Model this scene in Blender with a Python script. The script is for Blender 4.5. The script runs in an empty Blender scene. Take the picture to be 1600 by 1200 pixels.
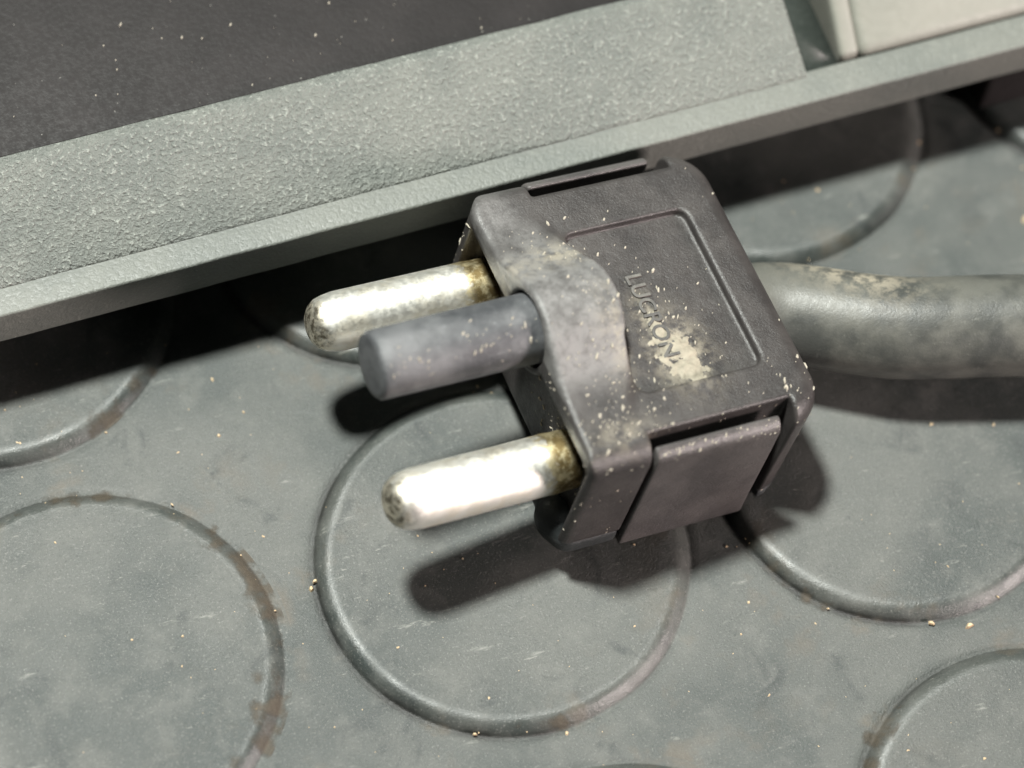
import bpy, bmesh, math, random
import numpy as np
from mathutils import Matrix, Vector, noise
from mathutils.bvhtree import BVHTree

# ------------------------------------------------------------------ camera, lights, exposure
MM = 0.001
sc = bpy.context.scene
COL = sc.collection
random.seed(7)

cam_data = bpy.data.cameras.new('camera')
cam = bpy.data.objects.new('camera', cam_data)
COL.objects.link(cam)
sc.camera = cam
R_AX = Vector((0.94913, -0.30833, 0.06389))
U_AX = Vector((0.24663, 0.85407, 0.45798))
F_AX = Vector((0.19577, 0.41892, -0.88667))
cam.matrix_world = Matrix(((R_AX.x, U_AX.x, -F_AX.x, -58.723 * MM),
                           (R_AX.y, U_AX.y, -F_AX.y, -121.605 * MM),
                           (R_AX.z, U_AX.z, -F_AX.z, 303.610 * MM),
                           (0, 0, 0, 1)))
cam_data.sensor_fit = 'HORIZONTAL'
cam_data.sensor_width = 36.0
cam_data.lens = 36.0 * 4368.24 / 1600.0
cam_data.clip_start = 0.01
cam_data.clip_end = 20.0
cam_data.dof.use_dof = True
cam_data.dof.focus_distance = 0.327
cam_data.dof.aperture_fstop = 11.0

world = bpy.data.worlds.new('World')
sc.world = world
world.use_nodes = True
world.node_tree.nodes['Background'].inputs[0].default_value = (0.85, 0.95, 0.92, 1)
world.node_tree.nodes['Background'].inputs[1].default_value = 0.035


def area_lamp(name, direction, dist, size, power, color):
    ld = bpy.data.lights.new(name, 'AREA')
    ld.shape = 'DISK'
    ld.size = size
    ld.energy = power
    ld.color = color
    lo = bpy.data.objects.new(name, ld)
    COL.objects.link(lo)
    d = Vector(direction).normalized()
    lo.location = Vector((10, 12, 10)) * MM + d * dist
    lo.rotation_euler = d.to_track_quat('Z', 'Y').to_euler()
    return lo


area_lamp('ceiling_lamp', (-0.15, 0.25, 1.0), 0.75, 0.085, 17.0, (0.97, 1.0, 0.94))
area_lamp('warm_side_lamp', (0.70, -0.66, 0.29), 0.9, 0.22, 12.5, (1.0, 0.86, 0.83))

sc.view_settings.view_transform = 'Standard'
sc.view_settings.look = 'None'
sc.view_settings.exposure = 0.0
sc.view_settings.gamma = 1.0
sc.cycles.use_denoising = True


# ------------------------------------------------------------------ helpers
def tag(o, label=None, cat=None, group=None, kind=None):
    if label: o['label'] = label
    if cat: o['category'] = cat
    if group: o['group'] = group
    if kind: o['kind'] = kind
    return o


def link(name, me, mat, parent=None):
    o = bpy.data.objects.new(name, me)
    COL.objects.link(o)
    if mat is not None and len(me.materials) == 0:
        me.materials.append(mat)
    if parent is not None:
        o.parent = parent
    return o


def mesh_of(verts, faces, smooth=True, scale=MM, name='m'):
    me = bpy.data.meshes.new(name)
    me.from_pydata([tuple(float(c) * scale for c in v) for v in verts], [], [tuple(f) for f in faces])
    me.validate()
    if smooth:
        me.polygons.foreach_set('use_smooth', [True] * len(me.polygons))
    me.update()
    return me


def lathe(profile, n=48, axis='Z', wobble=0.0, seed=0):
    """profile: list of (radius, height); closed at a radius of 0."""
    vs, fs, rings = [], [], []
    for k, (r, h) in enumerate(profile):
        if r < 1e-6:
            rings.append([len(vs)])
            vs.append((0, 0, h))
        else:
            ring = []
            for i in range(n):
                a = 2 * math.pi * i / n
                w = wobble * noise.noise(Vector((math.cos(a) * 2.2, math.sin(a) * 2.2, h * .6 + seed)))
                ring.append(len(vs))
                vs.append(((r + w) * math.cos(a), (r + w) * math.sin(a), h))
            rings.append(ring)
    for a, b in zip(rings[:-1], rings[1:]):
        if len(a) == 1 and len(b) == 1:
            continue
        for i in range(n):
            j = (i + 1) % n
            if len(a) == 1: fs.append((a[0], b[i], b[j]))
            elif len(b) == 1: fs.append((a[i], b[0], a[j]))
            else: fs.append((a[i], b[i], b[j], a[j]))
    if axis == '-X':
        vs = [(-z, y, x) for x, y, z in vs]
    return vs, fs


def tube(pts, rad, n=28, wob=0.0):
    P = [Vector(p) for p in pts]
    vs, fs = [], []
    up = Vector((0, 0, 1))
    for k, p in enumerate(P):
        t = (P[min(k + 1, len(P) - 1)] - P[max(k - 1, 0)]).normalized()
        s = t.cross(up).normalized()
        u = s.cross(t).normalized()
        for i in range(n):
            a = 2 * math.pi * i / n
            r = rad(k / (len(P) - 1)) if callable(rad) else rad
            r += wob * noise.noise(p * .22 + Vector((math.cos(a), math.sin(a), 0)))
            vs.append(tuple(p + s * (r * math.cos(a)) + u * (r * math.sin(a))))
    for k in range(len(P) - 1):
        for i in range(n):
            j = (i + 1) % n
            fs.append((k * n + i, k * n + j, (k + 1) * n + j, (k + 1) * n + i))
    fs.append(tuple(range(n))[::-1])
    fs.append(tuple(range((len(P) - 1) * n, len(P) * n)))
    return vs, fs


def spline(ctrl, m):
    C = [Vector(c) for c in ctrl]
    C = [C[0] * 2 - C[1]] + C + [C[-1] * 2 - C[-2]]
    out = []
    for i in range(1, len(C) - 2):
        for k in range(m):
            t = k / m
            a, b, c, d = C[i - 1], C[i], C[i + 1], C[i + 2]
            out.append(.5 * ((2 * b) + (c - a) * t + (2 * a - 5 * b + 4 * c - d) * t * t + (3 * b - a - 3 * c + d) * t ** 3))
    out.append(C[-2])
    return out


# surface of a signed distance function sampled on a regular grid (surface nets)
def sdf_mesh(f, lo, hi, h):
    ax = [np.arange(l - 2.413 * h, u + 2.9 * h, h) for l, u in zip(lo, hi)]
    X, Y, Z = np.meshgrid(*ax, indexing='ij')
    D = f(X, Y, Z)
    n = np.array(D.shape)
    S = D < 0
    cor = [(i, j, k) for i in (0, 1) for j in (0, 1) for k in (0, 1)]
    sl = lambda a, o: a[tuple(slice(q, (m - 1) + q) for q, m in zip(o, n))]
    cnt = sum(sl(S, c).astype(np.int8) for c in cor)
    act = (cnt > 0) & (cnt < 8)
    I = np.argwhere(act)
    idx = -np.ones(act.shape, int)
    idx[act] = np.arange(len(I))
    acc = np.zeros((len(I), 3))
    num = np.zeros(len(I))
    dv = {c: D[I[:, 0] + c[0], I[:, 1] + c[1], I[:, 2] + c[2]] for c in cor}
    for c in cor:
        for a in range(3):
            if c[a] == 0:
                d = list(c); d[a] = 1; d = tuple(d)
                m = (dv[c] < 0) != (dv[d] < 0)
                t = np.where(m, dv[c] / np.where(m, dv[c] - dv[d], 1), 0)
                p = np.tile(np.array(c, float), (len(I), 1))
                p[:, a] = t
                acc += p * m[:, None]
                num += m
    V = (I + acc / num[:, None]) * h + np.array([a[0] for a in ax])
    quads = []
    for a in range(3):
        b, c = (a + 1) % 3, (a + 2) % 3
        s0 = [slice(1, m - 1) for m in n]; s0[a] = slice(0, n[a] - 1)
        s1 = list(s0); s1[a] = slice(1, n[a])
        e0, e1 = S[tuple(s0)], S[tuple(s1)]
        E = np.argwhere(e0 != e1)
        off = np.ones(3, int); off[a] = 0
        E = E + off
        flip = S[tuple(E.T)]
        q = []
        for (ob, oc) in ((-1, -1), (0, -1), (0, 0), (-1, 0)):
            o = E.copy(); o[:, b] += ob; o[:, c] += oc
            q.append(idx[tuple(o.T)])
        q = np.stack(q, 1)
        q[~flip] = q[~flip][:, ::-1]
        quads.append(q)
    Q = np.concatenate(quads)
    return V, Q


def np_mesh(V, Q, name='m'):
    me = bpy.data.meshes.new(name)
    me.vertices.add(len(V))
    me.vertices.foreach_set('co', (V * MM).astype(np.float32).ravel())
    me.loops.add(Q.size)
    me.loops.foreach_set('vertex_index', Q.astype(np.int32).ravel())
    me.polygons.add(len(Q))
    me.polygons.foreach_set('loop_start', np.arange(0, Q.size, 4, dtype=np.int32))
    me.polygons.foreach_set('loop_total', np.full(len(Q), 4, dtype=np.int32))
    me.polygons.foreach_set('use_smooth', np.ones(len(Q), bool))
    me.update(calc_edges=True)
    me.validate()
    return me


def smax(a, b, k):
    h = np.clip(.5 + .5 * (a - b) / k, 0, 1)
    return b + (a - b) * h + k * h * (1 - h)


def smin(a, b, k):
    return -smax(-a, -b, k)


def ext(d2, dz, r):
    """extrusion with a rounded edge of radius r"""
    wx, wz = d2 + r, dz + r
    return np.minimum(np.maximum(wx, wz), 0) + np.hypot(np.maximum(wx, 0), np.maximum(wz, 0)) - r


def rect2(X, Y, x0, x1, y0, y1, r):
    qx = np.abs(X - (x0 + x1) / 2) - (x1 - x0) / 2 + r
    qy = np.abs(Y - (y0 + y1) / 2) - (y1 - y0) / 2 + r
    return np.minimum(np.maximum(qx, qy), 0) + np.hypot(np.maximum(qx, 0), np.maximum(qy, 0)) - r


def rbox(X, Y, Z, x0, x1, y0, y1, z0, z1, r, pr=None):
    return ext(rect2(X, Y, x0, x1, y0, y1, r if pr is None else pr), np.abs(Z - (z0 + z1) / 2) - (z1 - z0) / 2, r)


# ------------------------------------------------------------------ materials
class Mat:
    def __init__(self, name, coord='Object'):
        self.m = bpy.data.materials.new(name)
        self.m.use_nodes = True
        self.t = self.m.node_tree
        self.b = self.t.nodes['Principled BSDF']
        if coord == 'Position':
            g = self.t.nodes.new('ShaderNodeNewGeometry'); src = g.outputs['Position']
        else:
            g = self.t.nodes.new('ShaderNodeTexCoord'); src = g.outputs['Object']
        mp = self.t.nodes.new('ShaderNodeVectorMath'); mp.operation = 'SCALE'
        mp.inputs['Scale'].default_value = 1000.0
        self.t.links.new(src, mp.inputs[0])
        self.co = mp.outputs[0]

    def noise(self, scale, detail=4, rough=.6, stretch=None, rot=(0, 0, 0), dist=0.0):
        n = self.t.nodes.new('ShaderNodeTexNoise')
        n.inputs['Scale'].default_value = scale
        n.inputs['Detail'].default_value = detail
        n.inputs['Roughness'].default_value = rough
        n.inputs['Distortion'].default_value = dist
        co = self.co
        if stretch:
            m = self.t.nodes.new('ShaderNodeMapping')
            m.inputs['Scale'].default_value = stretch
            m.inputs['Rotation'].default_value = rot
            self.t.links.new(co, m.inputs[0]); co = m.outputs[0]
        self.t.links.new(co, n.inputs['Vector'])
        return n.outputs['Fac']

    def ramp(self, fac, a, b, va=0.0, vb=1.0):
        n = self.t.nodes.new('ShaderNodeMapRange')
        n.interpolation_type = 'SMOOTHSTEP'
        n.inputs[1].default_value = a; n.inputs[2].default_value = b
        n.inputs[3].default_value = va; n.inputs[4].default_value = vb
        self.t.links.new(fac, n.inputs[0])
        return n.outputs[0]

    def math(self, op, a, b):
        n = self.t.nodes.new('ShaderNodeMath'); n.operation = op
        for i, v in enumerate((a, b)):
            if isinstance(v, (int, float)): n.inputs[i].default_value = v
            else: self.t.links.new(v, n.inputs[i])
        return n.outputs[0]

    def mix(self, fac, a, b):
        n = self.t.nodes.new('ShaderNodeMix'); n.data_type = 'RGBA'
        for s, v in ((0, fac), (6, a), (7, b)):
            if isinstance(v, (int, float)): n.inputs[s].default_value = v
            elif isinstance(v, tuple): n.inputs[s].default_value = (*v, 1)
            else: self.t.links.new(v, n.inputs[s])
        return n.outputs[2]

    def attr(self, name):
        n = self.t.nodes.new('ShaderNodeAttribute'); n.attribute_name = name
        return n.outputs['Fac']

    def axis(self, i):
        n = self.t.nodes.new('ShaderNodeSeparateXYZ')
        self.t.links.new(self.co, n.inputs[0])
        return n.outputs[i]

    def color(self, c): self._set('Base Color', c)
    def rough(self, c): self._set('Roughness', c)
    def metal(self, v): self._set('Metallic', v)
    def spec(self, v): self._set('Specular IOR Level', v)

    def _set(self, k, v):
        s = self.b.inputs[k]
        if isinstance(v, (int, float)): s.default_value = v
        elif isinstance(v, tuple): s.default_value = (*v, 1)
        else: self.t.links.new(v, s)

    def bump(self, height, dist, strength=1.0):
        n = self.t.nodes.new('ShaderNodeBump')
        n.inputs['Distance'].default_value = dist * MM
        if isinstance(strength, (int, float)): n.inputs['Strength'].default_value = strength
        else: self.t.links.new(strength, n.inputs['Strength'])
        self.t.links.new(height, n.inputs['Height'])
        prev = self.b.inputs['Normal'].links
        if prev:
            self.t.links.new(prev[0].from_socket, n.inputs['Normal'])
        self.t.links.new(n.outputs[0], self.b.inputs['Normal'])


def rubber_floor():
    m = Mat('studded_rubber', 'Position')
    big = m.noise(.035, 3, .6)
    c = m.mix(m.ramp(big, .38, .62), (.030, .036, .034), (.062, .065, .060))
    mid = m.noise(.22, 6, .65)
    c = m.mix(m.ramp(mid, .45, .72, 0, .6), c, (.095, .097, .090))
    c = m.mix(m.ramp(m.noise(.16, 5, .6, dist=.8), .56, .74, 0, .8), c, (.018, .022, .022))
    # dry scuffs
    sc1 = m.noise(.34, 5, .7, stretch=(.35, 1.6, 1), rot=(0, 0, .5))
    c = m.mix(m.ramp(sc1, .63, .74, 0, .6), c, (.22, .22, .20))
    sc2 = m.noise(1.1, 4, .7, stretch=(.3, 1.4, 1), rot=(0, 0, -.7))
    c = m.mix(m.ramp(sc2, .66, .76, 0, .55), c, (.25, .245, .22))
    # grit along the stud edges, plus painted shade on their left rims
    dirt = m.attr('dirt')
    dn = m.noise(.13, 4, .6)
    c = m.mix(m.ramp(m.noise(3.6, 3, .75), .55, .72, 0, .75), c, (.15, .15, .14))
    c = m.mix(m.ramp(m.noise(2.6, 4, .75), .56, .72, 0, .8), c, (.016, .019, .018))
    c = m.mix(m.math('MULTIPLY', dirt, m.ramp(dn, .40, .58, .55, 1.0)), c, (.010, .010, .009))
    c = m.mix(m.math('MULTIPLY', m.attr('grime'), m.ramp(m.noise(.09, 4, .65), .54, .66, 0, .75)), c, (.085, .066, .046))
    m.color(c)
    pol = m.math('MULTIPLY', m.attr('polish'), m.ramp(m.noise(.25, 4, .6), .36, .62, .0, -.15))
    calm = m.math('SUBTRACT', .8, m.math('MULTIPLY', m.attr('polish'), .40))
    m.rough(m.math('ADD', m.ramp(mid, .3, .7, .40, .52), pol))
    m.spec(.5)
    m.bump(m.noise(3.4, 4, .75), .15, calm)
    m.bump(m.noise(.45, 3, .6), .16, .4)
    return m.m


def black_plastic(name, base, light, coord='Object', wear_sheen=False, rough=(.42, .62), grain=.10, swell=.18):
    m = Mat(name, coord)
    n1 = m.noise(.16, 5, .6)
    c = m.mix(m.ramp(n1, .35, .65), base, light)
    c = m.mix(m.ramp(m.noise(1.3, 5, .7), .58, .76, 0, .5), c, tuple(x * 1.9 for x in light))
    c = m.mix(m.ramp(m.noise(.5, 5, .7, stretch=(.5, 1.5, 1)), .62, .75, 0, .4), c, tuple(x * .5 for x in base))
    if wear_sheen:
        w = m.attr('wear_sheen')
        w = m.math('MULTIPLY', w, m.ramp(m.noise(.30, 6, .7), .34, .56, .45, 1.0))
        w = m.math('MULTIPLY', w, m.ramp(m.noise(1.1, 5, .7, dist=.6), .36, .52, .65, 1.0))
        c = m.mix(w, c, (.150, .146, .143))
        d = m.attr('dust')
        d = m.math('MULTIPLY', d, m.ramp(m.noise(.55, 6, .7), .40, .60))
        c = m.mix(d, c, (.30, .265, .205))
    m.color(c)
    m.rough(m.ramp(m.noise(.8, 5, .6), .3, .7, *rough))
    m.spec(.45)
    m.bump(m.noise(3.2, 4, .7), grain, .8)
    m.bump(m.noise(.5, 3, .6), swell, .5)
    return m.m


def case_plastic(name, a, b, grain, gs, specks=0.0, spec=.5, mott=1.0):
    m = Mat(name, 'Position')
    c = m.mix(m.ramp(m.noise(.09, 4, .6), .35, .65), a, b)
    g = m.noise(gs, 3, .65)
    c = m.mix(m.ramp(g, .54, .70, 0, .7 * mott), c, tuple(x * 2.0 for x in b))
    c = m.mix(m.ramp(g, .45, .28, 0, .35 * mott), c, tuple(x * .6 for x in a))
    if specks:
        c = m.mix(m.ramp(m.noise(1.7, 2, .5), .74, .79, 0, specks), c, (.5, .48, .44))
    m.color(c)
    m.rough(m.ramp(g, .3, .7, .40, .58))
    m.spec(spec)
    m.bump(g, grain, 1.0)
    return m.m


def pin_metal():
    m = Mat('nickel_plate')
    x = m.axis(0)
    n = m.noise(.8, 5, .65)
    base_end = m.ramp(m.math('ADD', x, m.math('MULTIPLY', n, 5.0)), .4, 2.0)      # brassy at the root
    tip_end = m.ramp(m.math('ADD', x, m.math('MULTIPLY', n, 5.0)), -15.6, -17.6)     # scuffed tip
    c = m.mix(m.ramp(m.noise(.35, 4, .6), .40, .70), (.93, .91, .85), (.88, .83, .72))
    c = m.mix(m.ramp(m.noise(2.2, 3, .6), .70, .78, 0, .5), c, (.40, .33, .22))
    c = m.mix(base_end, c, m.mix(m.ramp(n, .42, .60), (.30, .225, .105), (.66, .57, .36)))
    c = m.mix(tip_end, c, m.mix(m.ramp(m.noise(1.1, 4, .7), .42, .56), (.20, .175, .13), (.75, .69, .57)))
    m.color(c)
    m.metal(1.0)
    m.rough(m.ramp(m.noise(1.2, 4, .7), .3, .7, .44, .56))
    m.bump(m.noise(1.6, 5, .7, stretch=(.4, 1, 1)), .05, .5)
    return m.m


def plain(name, col, rough=.8, var=.35, scale=1.5):
    m = Mat(name)
    c = m.mix(m.noise(scale, 3, .6), tuple(x * (1 - var) for x in col), tuple(x * (1 + var) for x in col))
    m.color(c); m.rough(rough)
    return m.m


M_FLOOR = rubber_floor()
M_BODY = black_plastic('plug_plastic', (.026, .0235, .023), (.042, .038, .0365), wear_sheen=True, rough=(.33, .46))
M_SHELL = black_plastic('plug_shell_plastic', (.020, .023, .024), (.038, .042, .042))
M_TAB = black_plastic('plug_tab_plastic', (.046, .0425, .042), (.072, .066, .064), rough=(.27, .36))
M_EARTH = black_plastic('earth_pin_plastic', (.040, .042, .046), (.105, .107, .111), rough=(.38, .50), grain=.13)
M_PIN = pin_metal()
M_CORD = black_plastic('cord_rubber', (.038, .040, .037), (.085, .085, .075), rough=(.36, .50), wear_sheen=True, grain=.05, swell=.06)
M_CASE = case_plastic('textured_case_plastic', (.128, .137, .126), (.156, .163, .148), .85, 2.0)
M_LIP = case_plastic('smooth_case_plastic', (.098, .104, .095), (.118, .122, .110), .14, 1.8, spec=.34, mott=.35)
M_LID = case_plastic('dark_lid_plastic', (.012, .0105, .0105), (.016, .014, .014), .035, 1.6, specks=.30, spec=.10, mott=.12)
M_PALE = case_plastic('pale_case_plastic', (.170, .171, .148), (.190, .188, .163), .04, .9, mott=.05)
M_CHANNEL_SHADE = case_plastic('channel_shade_plastic', (.028, .034, .030), (.040, .046, .041), .06, 1.2, spec=.3, mott=.2)  # dark tone that paints in the shade of the channel
M_GRIT = plain('pale_dust', (.30, .27, .22))
M_TAN = plain('tan_crumb', (.42, .32, .20))
M_RESIDUE = plain('dried_residue', (.225, .20, .155), .75, .5, 1.3)
M_INK = black_plastic('raised_lettering', (.055, .052, .050), (.11, .105, .095))

# ------------------------------------------------------------------ floor with raised round studs
P = 50.0
R_HOLE = 23.6


def set_attr(me, name, vals):
    a = me.attributes.new(name, 'FLOAT', 'POINT')
    a.data.foreach_set('value', np.asarray(vals, np.float32))


def cell_ring(n=96):
    ring, sq = [], []
    for i in range(n):
        a = 2 * math.pi * (i + .5) / n
        c, s = math.cos(a), math.sin(a)
        ring.append((R_HOLE * c, R_HOLE * s))
        k = (P / 2) / max(abs(c), abs(s))
        sq.append((k * c, k * s))
    for q in range(4):                                   # corners
        a = math.pi / 4 + q * math.pi / 2
        i = int(a / (2 * math.pi) * n)
        sq[i] = (math.copysign(P / 2, math.cos(a)), math.copysign(P / 2, math.sin(a)))
    return ring, sq


ring, sq = cell_ring()
fv, ff = [], []
I_RANGE, J_RANGE = range(-3, 5), range(-3, 5)
for ci in I_RANGE:
    for cj in J_RANGE:
        b = len(fv); n = len(ring)
        for (x, y) in ring: fv.append((x + ci * P, y + cj * P, 0))
        for (x, y) in sq: fv.append((x + ci * P, y + cj * P, 0))
        for i in range(n):
            j = (i + 1) % n
            ff.append((b + i, b + n + i, b + n + j, b + j))
floor = link('floor', mesh_of(fv, ff, False), M_FLOOR)
set_attr(floor.data, 'dirt', [.0 if abs(math.hypot((v[0] + P / 2) % P - P / 2, (v[1] + P / 2) % P - P / 2) - R_HOLE) < .2 else 0 for v in fv])
set_attr(floor.data, 'grime', [.7 if abs(math.hypot((v[0] + P / 2) % P - P / 2, (v[1] + P / 2) % P - P / 2) - R_HOLE) < .2 else 0 for v in fv])
tag(floor, kind='structure')

prof = [(23.6, 0, 0, .3), (23.1, -.03, .15, .6), (22.8, -.10, .6, .6), (22.5, -.16, 1, .5), (22.3, -.08, 1, .5), (22.15, .12, .9, .5), (21.9, .38, .55, .5), (21.6, .66, .2, .5), (21.3, .92, .05, .5),
        (20.95, 1.12, 0, .5), (20.5, 1.24, 0, .45), (19.9, 1.29, 0, .4), (19.2, 1.28, 0, .3), (18.0, 1.22, 0, .2), (16, 1.17, 0, .1), (8.0, 1.15, 0, 0), (0, 1.15, 0, 0)]


def stud_mesh(seed):
    n = 160
    vs, fs = lathe([(r, h) for r, h, d, g in prof], n, wobble=.13, seed=seed * 3.7)
    vs = [(x * (R_HOLE / math.hypot(x, y)), y * (R_HOLE / math.hypot(x, y)), z) if k < n else (x, y, z) for k, (x, y, z) in enumerate(vs)]
    fs = [tuple(f[::-1]) for f in fs]
    me = mesh_of(vs, fs)
    nv = [n] * (len(prof) - 1) + [1]
    ang = [math.atan2(y, x) for x, y, z in vs]
    # dirt weight grows to the left, painting shade onto that side of each rim
    rim_shade = [min(1, max(0, .42 + .75 * math.cos(a - 3.35) + .5 * noise.noise(Vector((math.cos(a) * 2, math.sin(a) * 2, seed * 5.1))))) for a in ang]
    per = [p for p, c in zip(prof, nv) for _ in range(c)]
    set_attr(me, 'dirt', [p[2] * w for p, w in zip(per, rim_shade)])
    set_attr(me, 'grime', [p[3] for p in per])
    set_attr(me, 'polish', [1.0 if 20.2 < p[0] < 22.2 else 0.0 for p in per])
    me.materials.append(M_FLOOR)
    return me


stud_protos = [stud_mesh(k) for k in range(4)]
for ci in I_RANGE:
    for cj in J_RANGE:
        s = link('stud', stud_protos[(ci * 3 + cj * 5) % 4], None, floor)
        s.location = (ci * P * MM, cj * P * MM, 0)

# ------------------------------------------------------------------ plastic case with its overhanging lip
case = bpy.data.objects.new('equipment_case', None)
COL.objects.link(case)
case.location = (0, 39.6 * MM, 0)
case.rotation_euler.z = math.radians(1.15)
tag(case, 'grey textured plastic case with dark lid, its lip overhanging the studded floor', 'case')


def swept(profile, s0, s1, step=4.0, jitter=0.0, seed=0.0):
    """closed (n, z) profile swept along the case edge"""
    m = max(1, int((s1 - s0) / step))
    vs, fs = [], []
    k = len(profile)
    for i in range(m + 1):
        s = s0 + (s1 - s0) * i / m
        for q, (n, z) in enumerate(profile):
            d = jitter * noise.noise(Vector((s * .16, seed, 0)))
            vs.append((s, n + d, z + d * .4))
    for i in range(m):
        for q in range(k):
            r = (q + 1) % k
            fs.append((i * k + q, (i + 1) * k + q, (i + 1) * k + r, i * k + r))
    fs.append(tuple(range(k)))
    fs.append(tuple(range(m * k, (m + 1) * k))[::-1])
    return vs, [f[::-1] for f in fs]


def bevelled(me, width, segs=3):
    bm = bmesh.new(); bm.from_mesh(me)
    es = [e for e in bm.edges if len(e.link_faces) == 2 and e.calc_face_angle(0) > .35]
    bmesh.ops.bevel(bm, geom=es, offset=width * MM, segments=segs, profile=.6, affect='EDGES')
    bmesh.ops.recalc_face_normals(bm, faces=bm.faces)
    for f in bm.faces: f.smooth = True
    bm.to_mesh(me); bm.free()
    return me


S0, S1 = -150.0, 170.0
lip = link('lip', bevelled(mesh_of(*swept([(0, 11), (0, 17), (4.4, 17.1), (4.4, 14), (9, 13.2), (9, 11)], S0, S1, 3.0, .07, 3)), .35), M_LIP, case)
skirt = link('textured_skirt', bevelled(mesh_of(*swept([(3.5, 16.4), (3.5, 17.35), (16.6, 21.9), (18.2, 21.6), (18.2, 16.4)], S0, 53.0, 3.0, .10, 8)), .45), M_CASE, case)
lid = link('lid', bevelled(mesh_of(*swept([(18.4, 17), (18.4, 20.9), (150, 22.5), (150, 17)], S0, 52.0, 20.0)), .3), M_LID, case)
channel = link('shaded_channel', mesh_of(*swept([(4.5, 14.3), (4.5, 16.4), (150, 19.0), (150, 14.3)], 53.1, 57.7, 10.0)), M_CHANNEL_SHADE, case)  # recess between skirt and rib, its shade put into the colour
end_panel = link('end_panel', bevelled(mesh_of(*swept([(4.6, 14.1), (4.6, 17.6), (30, 36), (150, 40), (150, 14.1)], 60.5, S1, 12.0)), 1.3, 5), M_PALE, case)
rib = link('rib', bevelled(mesh_of(*swept([(4.6, 14.1), (4.6, 17.9), (30, 37.4), (150, 41.4), (150, 14.1)], 57.8, 60.4, 1.3)), .9, 4), M_PALE, case)
back_wall = link('underside_wall', mesh_of(*swept([(14, .9), (14, 14.0), (20, 14.0), (20, .9)], S0, S1, 20.0)), M_LID, case)
foot = link('foot', bevelled(mesh_of(*swept([(1.5, .75), (1.5, 10.9), (13.9, 10.9), (13.9, .75)], 79.0, 95.0, 20.0)), .8), M_LID, case)

# ------------------------------------------------------------------ the plug
plug = bpy.data.objects.new('power_plug', None)
COL.objects.link(plug)
RX, RY, RZ = math.radians(-2.2), math.radians(10.0), math.radians(4.0)
plug.rotation_euler = (RX, RY, RZ)
PLUG_ORIGIN = Vector((6.71, 16.62, 24.94))
plug.location = PLUG_ORIGIN * MM
tag(plug, 'dusty black three-pin plug with two metal pins and a thick black cord', 'plug')
PM = Matrix.Translation(PLUG_ORIGIN) @ plug.rotation_euler.to_matrix().to_4x4()

HW = 19.7
EZ = -0.6


def hump(X, Y):
    side = np.exp(-(np.abs(Y) / 7.6) ** 2.3) * 4.9
    xe = 10.6 - .018 * Y * Y
    back = np.clip((xe - X) / 1.7 + .5, 0, 1)
    back = back * back * (3 - 2 * back)
    return side * back


def f_housing(X, Y, Z):
    d2 = np.maximum(np.where(Y > 0, rect2(X, Y, 0, 40, -HW, HW, 4.2), rect2(X, Y, 0, 40, -HW, HW, 1.2)), rect2(X, Y, -9, 31.2, -HW, HW, 5.6))
    top = (Z - hump(X, Y)) / 1.15
    d = ext(d2, np.maximum(top, -17.8 - Z), .7)
    rr = 2.5
    for a in (rect2(X, Y, -9, 31.2, -HW, HW, 5.6),):             # the long sides and the back are rounded off more
        d = np.maximum(d, np.minimum(np.maximum(a + rr, top + rr), 0) + np.hypot(np.maximum(a + rr, 0), np.maximum(top + rr, 0)) - rr)
    # recessed panel
    d = smax(d, -rbox(X, Y, Z, 9.3, 25.4, -11.8, 10.8, -1.1, 3, .25, 1.3) - np.where(hump(X, Y) > .9, 50, 0) * 0, .35)
    # pocket around the two metal pins, leaving the earth boss
    boss = np.hypot(Y, Z - EZ) - 5.6
    pocket = np.maximum(rbox(X, Y, Z, -5, 2.6, -18.3, 16.2, -30, -2.6, .6, .8), -boss)
    d = smax(d, -pocket, .8)
    # clearance round the earth pin
    d = smax(d, -np.maximum(np.hypot(Y, Z - EZ) - 4.55, X - 1.6), .25)
    # side openings for the latch tabs
    for s in (-1, 1):
        cut = rbox(X, Y * s, Z, 7.9, 26.4, 16.9, 30, -30, 5, .3)
        d = smax(d, -cut, .45)
    return d


def f_shell(X, Y, Z):
    d2 = np.maximum(rect2(X, Y, .4, 40, -HW + .25, HW - .25, 2.0), rect2(X, Y, -9, 30.8, -HW + .25, HW - .25, 4.5))
    d = ext(d2, np.abs(Z + 19.3) - 1.45, .8)
    d = smax(d, ((-Z - 20.75) + (X - 20) * .13) / 1.01, .8)
    d = smax(d, -rbox(X, Y, Z, -5, 5, -10.5, 10.5, -30, 0, .6), .6)
    for s in (-1, 1):
        d = smax(d, -rbox(X, Y * s, Z, 8.1, 26.8, 17.6, 30, -30, 5, .3), .5)
        lump = np.sqrt(((X - 1.6) / 2.6) ** 2 + ((Y * s - 15.6) / 3.0) ** 2 + ((Z + 18.6) / 2.6) ** 2)
        d = smin(d, (lump - 1) * 2.3, .8)
    return d


def f_tab(X, Y, Z):                                   # for the side towards -y
    a, b, rr = -20.05 - Y, Z + .65, 1.9
    d = np.minimum(np.maximum(a + rr, b + rr), 0) + np.hypot(np.maximum(a + rr, 0), np.maximum(b + rr, 0)) - rr
    for e in (Y + 18.4, -20.6 - Z, 8.25 - X, X - (24.4 - .02 * Z)):
        d = smax(d, e, .35)
    return d


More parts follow.
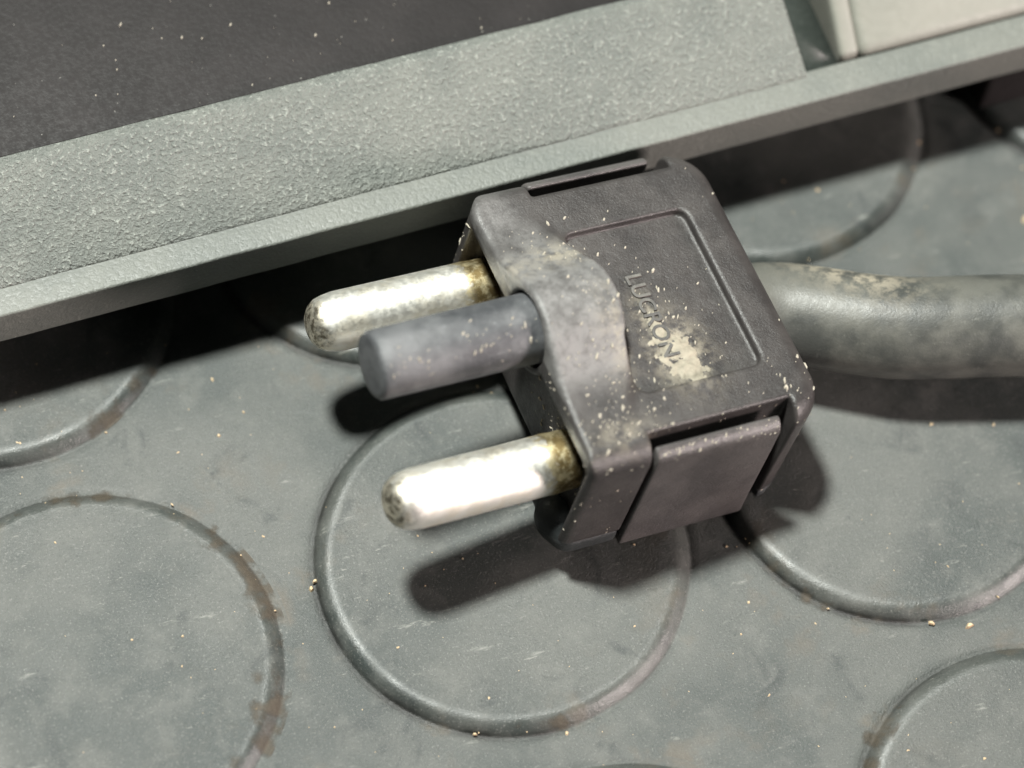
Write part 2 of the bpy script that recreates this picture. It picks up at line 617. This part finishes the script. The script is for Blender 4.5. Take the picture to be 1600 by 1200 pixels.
V, Q = sdf_mesh(f_housing, (0, -HW, -17.8), (31.2, HW, 5), .26)
hm = np_mesh(V, Q)
hv = hump(V[:, 0], V[:, 1])
wear_sheen = np.clip(hv / 1.3 - .15, 0, 1) * (V[:, 2] > .15)  # lighter hump: worn plastic with its highlight painted in
for (cx, cy, rx, ry, w) in ((2.0, 14.5, 3.2, 5.5, .75), (4.5, 9.5, 3.5, 4.0, .8)):
    wear_sheen = np.maximum(wear_sheen, np.exp(-(((V[:, 0] - cx) / rx) ** 2 + ((V[:, 1] - cy) / ry) ** 2)) * w * (V[:, 2] > -1.5))
dust = np.zeros(len(V))
for (cx, cy, rx, ry, w) in ((16.5, -7.5, 3.0, 4.5, 1.0), (15.2, -2.0, 1.6, 3.0, .6), (6.5, 7.0, 3.5, 2.2, .6), (5, -16.5, 4, 2, .35), (1, 6, 2, 2, .5), (8.5, -5, 2.0, 4.5, .45)):
    dust = np.maximum(dust, np.exp(-(((V[:, 0] - cx) / rx) ** 2 + ((V[:, 1] - cy) / ry) ** 2)) * w * (V[:, 2] > -1.8))
set_attr(hm, 'wear_sheen', wear_sheen)
set_attr(hm, 'dust', dust)
housing = link('housing', hm, M_BODY, plug)

V2, Q2 = sdf_mesh(f_shell, (-1.5, -HW, -21.4), (31.2, HW, -15.4), .34)
shell = link('back_shell', np_mesh(V2, Q2), M_SHELL, plug)

V3, Q3 = sdf_mesh(f_tab, (8, -20.3, -20.8), (24.8, -18, -.3), .24)
tab_me = np_mesh(V3, Q3)
link('latch_tab', tab_me, M_TAB, plug)
V3m = V3 * np.array([1, -1, 1])
link('latch_tab', np_mesh(V3m, Q3[:, ::-1]), M_TAB, plug)

# metal pins
pin_prof = [(0, -20.4 * -1), (1.0, 20.38), (1.9, 20.15), (2.6, 19.65), (3.1, 18.9), (3.38, 17.9), (3.52, 16.8), (3.55, 12), (3.55, 6), (3.55, 1.0), (3.62, .2), (3.5, -1), (3.5, -3.2), (0, -3.2)]
vs, fs = lathe(pin_prof, 48, axis='-X', wobble=.05)
pin_me = mesh_of(vs, fs)
for y in (-12.4, 12.4):
    pin = link('power_pin', pin_me, M_PIN, plug)
    pin.location = (0, y * MM, -10.5 * MM)
    pin.rotation_euler.x = .4 if y > 0 else 1.9
earth_prof = [(0, 19.2), (3.0, 19.25), (3.65, 19.15), (3.98, 18.75), (4.04, 17.5), (4.06, 10), (4.12, 3), (4.14, 0), (4.1, -3), (0, -3)]
vs, fs = lathe(earth_prof, 56, axis='-X', wobble=.12)
earth = link('earth_pin', mesh_of(vs, fs), M_EARTH, plug)
earth.location = (0, 0, EZ * MM)

# raised lettering in the recessed panel
tc = bpy.data.curves.new('lettering', 'FONT')
tc.body = 'LUCRON'
tc.size = 2.9 * MM
tc.extrude = .10 * MM
tc.bevel_depth = .05 * MM
tc.space_character = 1.0
tc.align_x = 'CENTER'
to = bpy.data.objects.new('lettering_source', tc)
COL.objects.link(to)
dg = bpy.context.evaluated_depsgraph_get()
dg.update()
tm = bpy.data.meshes.new_from_object(to.evaluated_get(dg))
bpy.data.objects.remove(to)
tm.materials.clear()
letters = link('lettering', tm, M_INK, plug)
letters.location = (14.6 * MM, -1.9 * MM, -1.0 * MM)
letters.rotation_euler.z = math.radians(-90)

# crusted residue over the end of the lettering
gx = np.arange(12.8, 21.0, .16); gy = np.arange(-11.9, -1.0, .16)
vs, idx = [], {}
for i, x in enumerate(gx):
    for j, y in enumerate(gy):
        e = ((x - (16.4 + (y + 7) * -.18)) / 2.3) ** 2 + ((y + 7.6) / 4.6) ** 2
        h = .55 * (1 - e) + .9 * noise.fractal(Vector((x * .55, y * .55, 4)), .7, 2.2, 5)
        idx[i, j] = (len(vs), h)
        vs.append((x, y, -1.13 + min(max(h, -.05), .9) * .36))
fs = []
for i in range(len(gx) - 1):
    for j in range(len(gy) - 1):
        q = [idx[i, j], idx[i + 1, j], idx[i + 1, j + 1], idx[i, j + 1]]
        if max(a[1] for a in q) > .02:
            fs.append(tuple(a[0] for a in q))
res = link('dried_residue', mesh_of(vs, fs), M_RESIDUE, plug)
tag(res, 'beige crust over the raised lettering')

# cord
inv = PM.inverted()
ctrl = [PM @ Vector((24, 0, -9.6)), PM @ Vector((30, 0, -9.6)), PM @ Vector((36, -1.2, -9.4)),
        Vector((53.0, 11.2, 10.6)), Vector((68.0, 6.9, 11.2)), Vector((83.5, 1.5, 11.8)), Vector((112, -8.5, 11)), Vector((150, -19, 7.4)), Vector((186, -26, 6.9))]
path = [inv @ p for p in spline(ctrl, 14)]
cv, cf = tube(path, lambda t: 5.9 + .3 * min(1, t * 4), 40, .06)
cme = mesh_of(cv, [f[::-1] for f in cf])
cvn = np.array(cv)
ang = (np.arange(len(cvn)) % 40) * 2 * math.pi / 40
cd = np.exp(-((cvn[:, 0] - 43.5) / 5.5) ** 2) * np.exp(-((ang - 2.35) / .65) ** 2)
set_attr(cme, 'dust', np.clip(cd * 1.1, 0, 1))
cw = np.clip((cvn[:, 2] + 8.2) / 3, 0, 1) * .35
set_attr(cme, 'wear_sheen', cw * 0)
cord = link('power_cord', cme, M_CORD, plug)
tag(cord, 'thick dusty black cord')


# ------------------------------------------------------------------ dust and grit
def chip(r, stretch, direction, nrm):
    n = Vector(nrm).normalized()
    d = (Vector(direction) - n * n.dot(Vector(direction))).normalized()
    s = n.cross(d)
    vs = []
    for k in range(5):
        a = k * 2 * math.pi / 5 + random.random() * .7
        q = r * random.uniform(.6, 1.2)
        vs.append(d * (q * stretch * math.cos(a)) + s * (q * math.sin(a)))
    h = n * (r * random.uniform(.5, .9))
    return [v - n * (.15 * r) for v in vs] + [v * .6 + h for v in vs]


CHIP_F = [(0, 1, 6, 5), (1, 2, 7, 6), (2, 3, 8, 7), (3, 4, 9, 8), (4, 0, 5, 9), (5, 6, 7, 8, 9), (4, 3, 2, 1, 0)]


def scatter(name, bvh, spots, mat, parent, bias):
    vs, fs = [], []
    for (o, d, r, st) in spots:
        hit, nrm, fi, dist = bvh.ray_cast(Vector(o), Vector(d).normalized())
        if hit is None: continue
        b = len(vs)
        dr = Vector(bias) + Vector((random.gauss(0, .25), random.gauss(0, .25), random.gauss(0, .25)))
        vs += [tuple(hit + v) for v in chip(r, st, dr, nrm)]
        fs += [tuple(b + k for k in f) for f in CHIP_F]
    o = link(name, mesh_of(vs, fs, False), mat, parent)
    return tag(o, kind='stuff')


hb = BVHTree.FromPolygons([tuple(v) for v in V], [tuple(q) for q in Q])
spots = []
for cx, cy, sx, sy, n in ((5, -15, 3.5, 3.0, 90), (7, -6, 2.5, 5, 90), (6.5, 9, 2.2, 2.2, 34), (15.8, -2, 2, 4, 40), (16.5, -9, 3.5, 2.5, 34), (16, 0, 9, 12, 70), (26, -14, 3, 3, 22)):
    for _ in range(n):
        big = random.random() ** 4
        spots.append(((random.gauss(cx, sx), random.gauss(cy, sy), 30), (0, 0, -1), .07 + .17 * big, random.uniform(1.2, 3.4)))
for _ in range(210):
    spots.append(((-30, random.gauss(-11, 5), random.gauss(-7, 4)), (1, 0, 0), .06 + .14 * random.random() ** 3, random.uniform(1.2, 3.2)))
for _ in range(30):
    spots.append(((-30, random.gauss(15, 3), random.gauss(-7, 3)), (1, 0, 0), .06 + .16 * random.random() ** 3, random.uniform(1.2, 3.2)))
for _ in range(80):
    spots.append(((random.uniform(0, 31), -40, random.gauss(-5, 6)), (0, 1, 0), .06 + .12 * random.random() ** 3, random.uniform(1.2, 3.2)))
scatter('dust', hb, spots, M_GRIT, plug, (.55, .8, .2))

tb = BVHTree.FromPolygons([tuple(v) for v in V3], [tuple(q) for q in Q3])
spots = [((random.uniform(8.5, 24), random.uniform(-20.1, -18.8), 20), (0, 0, -1), .06 + .09 * random.random() ** 3, random.uniform(1.2, 3.4)) for _ in range(50)]
scatter('dust', tb, spots, M_GRIT, plug, (.55, .8, .2))
ev, ef = lathe(earth_prof, 40, axis='-X')
eb = BVHTree.FromPolygons([(x, y, z + EZ) for x, y, z in ev], ef)
spots = [((random.uniform(-18.5, 0), random.gauss(-2.6, 1.2), 20), (0, 0, -1), .07 + .13 * random.random() ** 3, random.uniform(1.2, 3.2)) for _ in range(55)]
scatter('dust', eb, spots, M_GRIT, plug, (.3, .3, .9))

# crumbs lying on the floor
vs, fs = [], []


def stud_z(x, y):
    d = math.hypot((x + P / 2) % P - P / 2, (y + P / 2) % P - P / 2)
    return 1.18 if d < 20.5 else (0 if d > 22.8 else .3)


for k in range(420):
    if k < 330:
        x, y = random.uniform(-55, 90), random.uniform(-42, 40); r = .07 + .16 * random.random() ** 4
    else:                                                     # caught along the stud edges
        ci, cj = random.choice(((0, 0), (-1, 0), (1, 0), (1, -1), (-1, 1), (1, 1)))
        a = random.random() * 6.28
        rr = random.gauss(21.9, .5)
        x, y = ci * P + rr * math.cos(a), cj * P + rr * math.sin(a); r = .10 + .25 * random.random() ** 3
    b = len(vs)
    z = stud_z(x, y)
    vs += [tuple(Vector((x, y, z)) + v) for v in chip(r, random.uniform(1, 2), (random.gauss(0, 1), random.gauss(0, 1), 0), (0, 0, 1))]
    fs += [tuple(b + q for q in f) for f in CHIP_F]
for (x, y, r) in ((77.5, 20.5, .75), (74, 17.5, .55), (79, 26, .7), (50.5, -24, .45), (-36, 16, .4)):
    b = len(vs)
    vs += [tuple(Vector((x, y, stud_z(x, y) + .1)) + v) for v in chip(r, 1.4, (1, .4, 0), (0, 0, 1))]
    fs += [tuple(b + q for q in f) for f in CHIP_F]
grit = link('grit', mesh_of(vs, fs, False), M_TAN)
tag(grit, 'tan crumbs and grit strewn over the studded floor', 'grit', kind='stuff')

# dust on the lid and the skirt of the case
vs, fs = [], []
for k in range(170):
    x, n = random.uniform(-60, 50), random.uniform(19, 62)
    b = len(vs)
    z = 20.9 + (n - 18.4) * 1.6 / 131.6
    vs += [tuple(Vector((x, n, z)) + v) for v in chip(.05 + .12 * random.random() ** 3, random.uniform(1, 3), (.55, .8, 0), (0, 0, 1))]
    fs += [tuple(b + q for q in f) for f in CHIP_F]
tag(link('dust', mesh_of(vs, fs, False), M_GRIT, case), kind='stuff')

# caked brown dirt along the edges of some studs
dm = Mat('caked_dirt')
dm.color(dm.mix(dm.noise(.9, 5, .7), (.034, .029, .023), (.105, .086, .062)))
dm.rough(.62)
dm.spec(.35)
dm.bump(dm.noise(2.4, 4, .7), .2, .8)
dm._set('Alpha', dm.ramp(dm.math('ADD', dm.attr('film'), dm.math('MULTIPLY', dm.math('SUBTRACT', dm.noise(1.6, 5, .75), .5), .75)), -.05, .45, 0, .75))
M_DIRT = dm.m
film = []
pr = sorted((p[0], p[1]) for p in prof)
pr_r, pr_h = [p[0] for p in pr], [p[1] for p in pr]
vs, fs = [], []
for (ci, cj, a0, a1, r0, r1, cut) in ((-1, 0, 62, 100, 20.0, 23.0, .02), (-1, 0, -12, 40, 17.5, 23.2, .10), (-1, 0, -60, -10, 16.5, 23.4, .06), (1, 0, -52, -18, 19.5, 23.6, .12),
                                      (1, -1, 118, 150, 20.5, 24.5, .12), (-1, 1, -75, -35, 17.5, 22.6, .10), (0, 0, -110, -75, 20.6, 23.4, .18), (1, 0, 205, 240, 21.2, 24.2, .16)):
    na, nr = int((a1 - a0) * 2.2), int((r1 - r0) / .16)
    ix = {}
    for i in range(na + 1):
        for j in range(nr + 1):
            a, q = math.radians(a0 + (a1 - a0) * i / na), r0 + (r1 - r0) * j / nr
            x, y = ci * P + q * math.cos(a), cj * P + q * math.sin(a)
            u, v = 2 * i / na - 1, 2 * (q - 21.9) / (r1 - r0)
            h = .34 - .5 * u * u - .42 * v * v + .62 * noise.noise(Vector((x * .55, y * .55, 1.7))) - cut
            base = float(np.interp(q, pr_r, pr_h)) if q < 23.6 else 0.0
            ix[i, j] = (len(vs), h)
            film.append(h)
            vs.append((x, y, base + .04 + min(max(h, 0), .6) * .2))
    for i in range(na):
        for j in range(nr):
            k = [ix[i, j], ix[i, j + 1], ix[i + 1, j + 1], ix[i + 1, j]]
            if max(c[1] for c in k) > -.3:
                fs.append(tuple(c[0] for c in k))
dirt = link('caked_dirt', mesh_of(vs, fs), M_DIRT)
set_attr(dirt.data, 'film', film)
tag(dirt, 'brown dirt caked along the edges of the floor studs', 'dirt', kind='stuff')
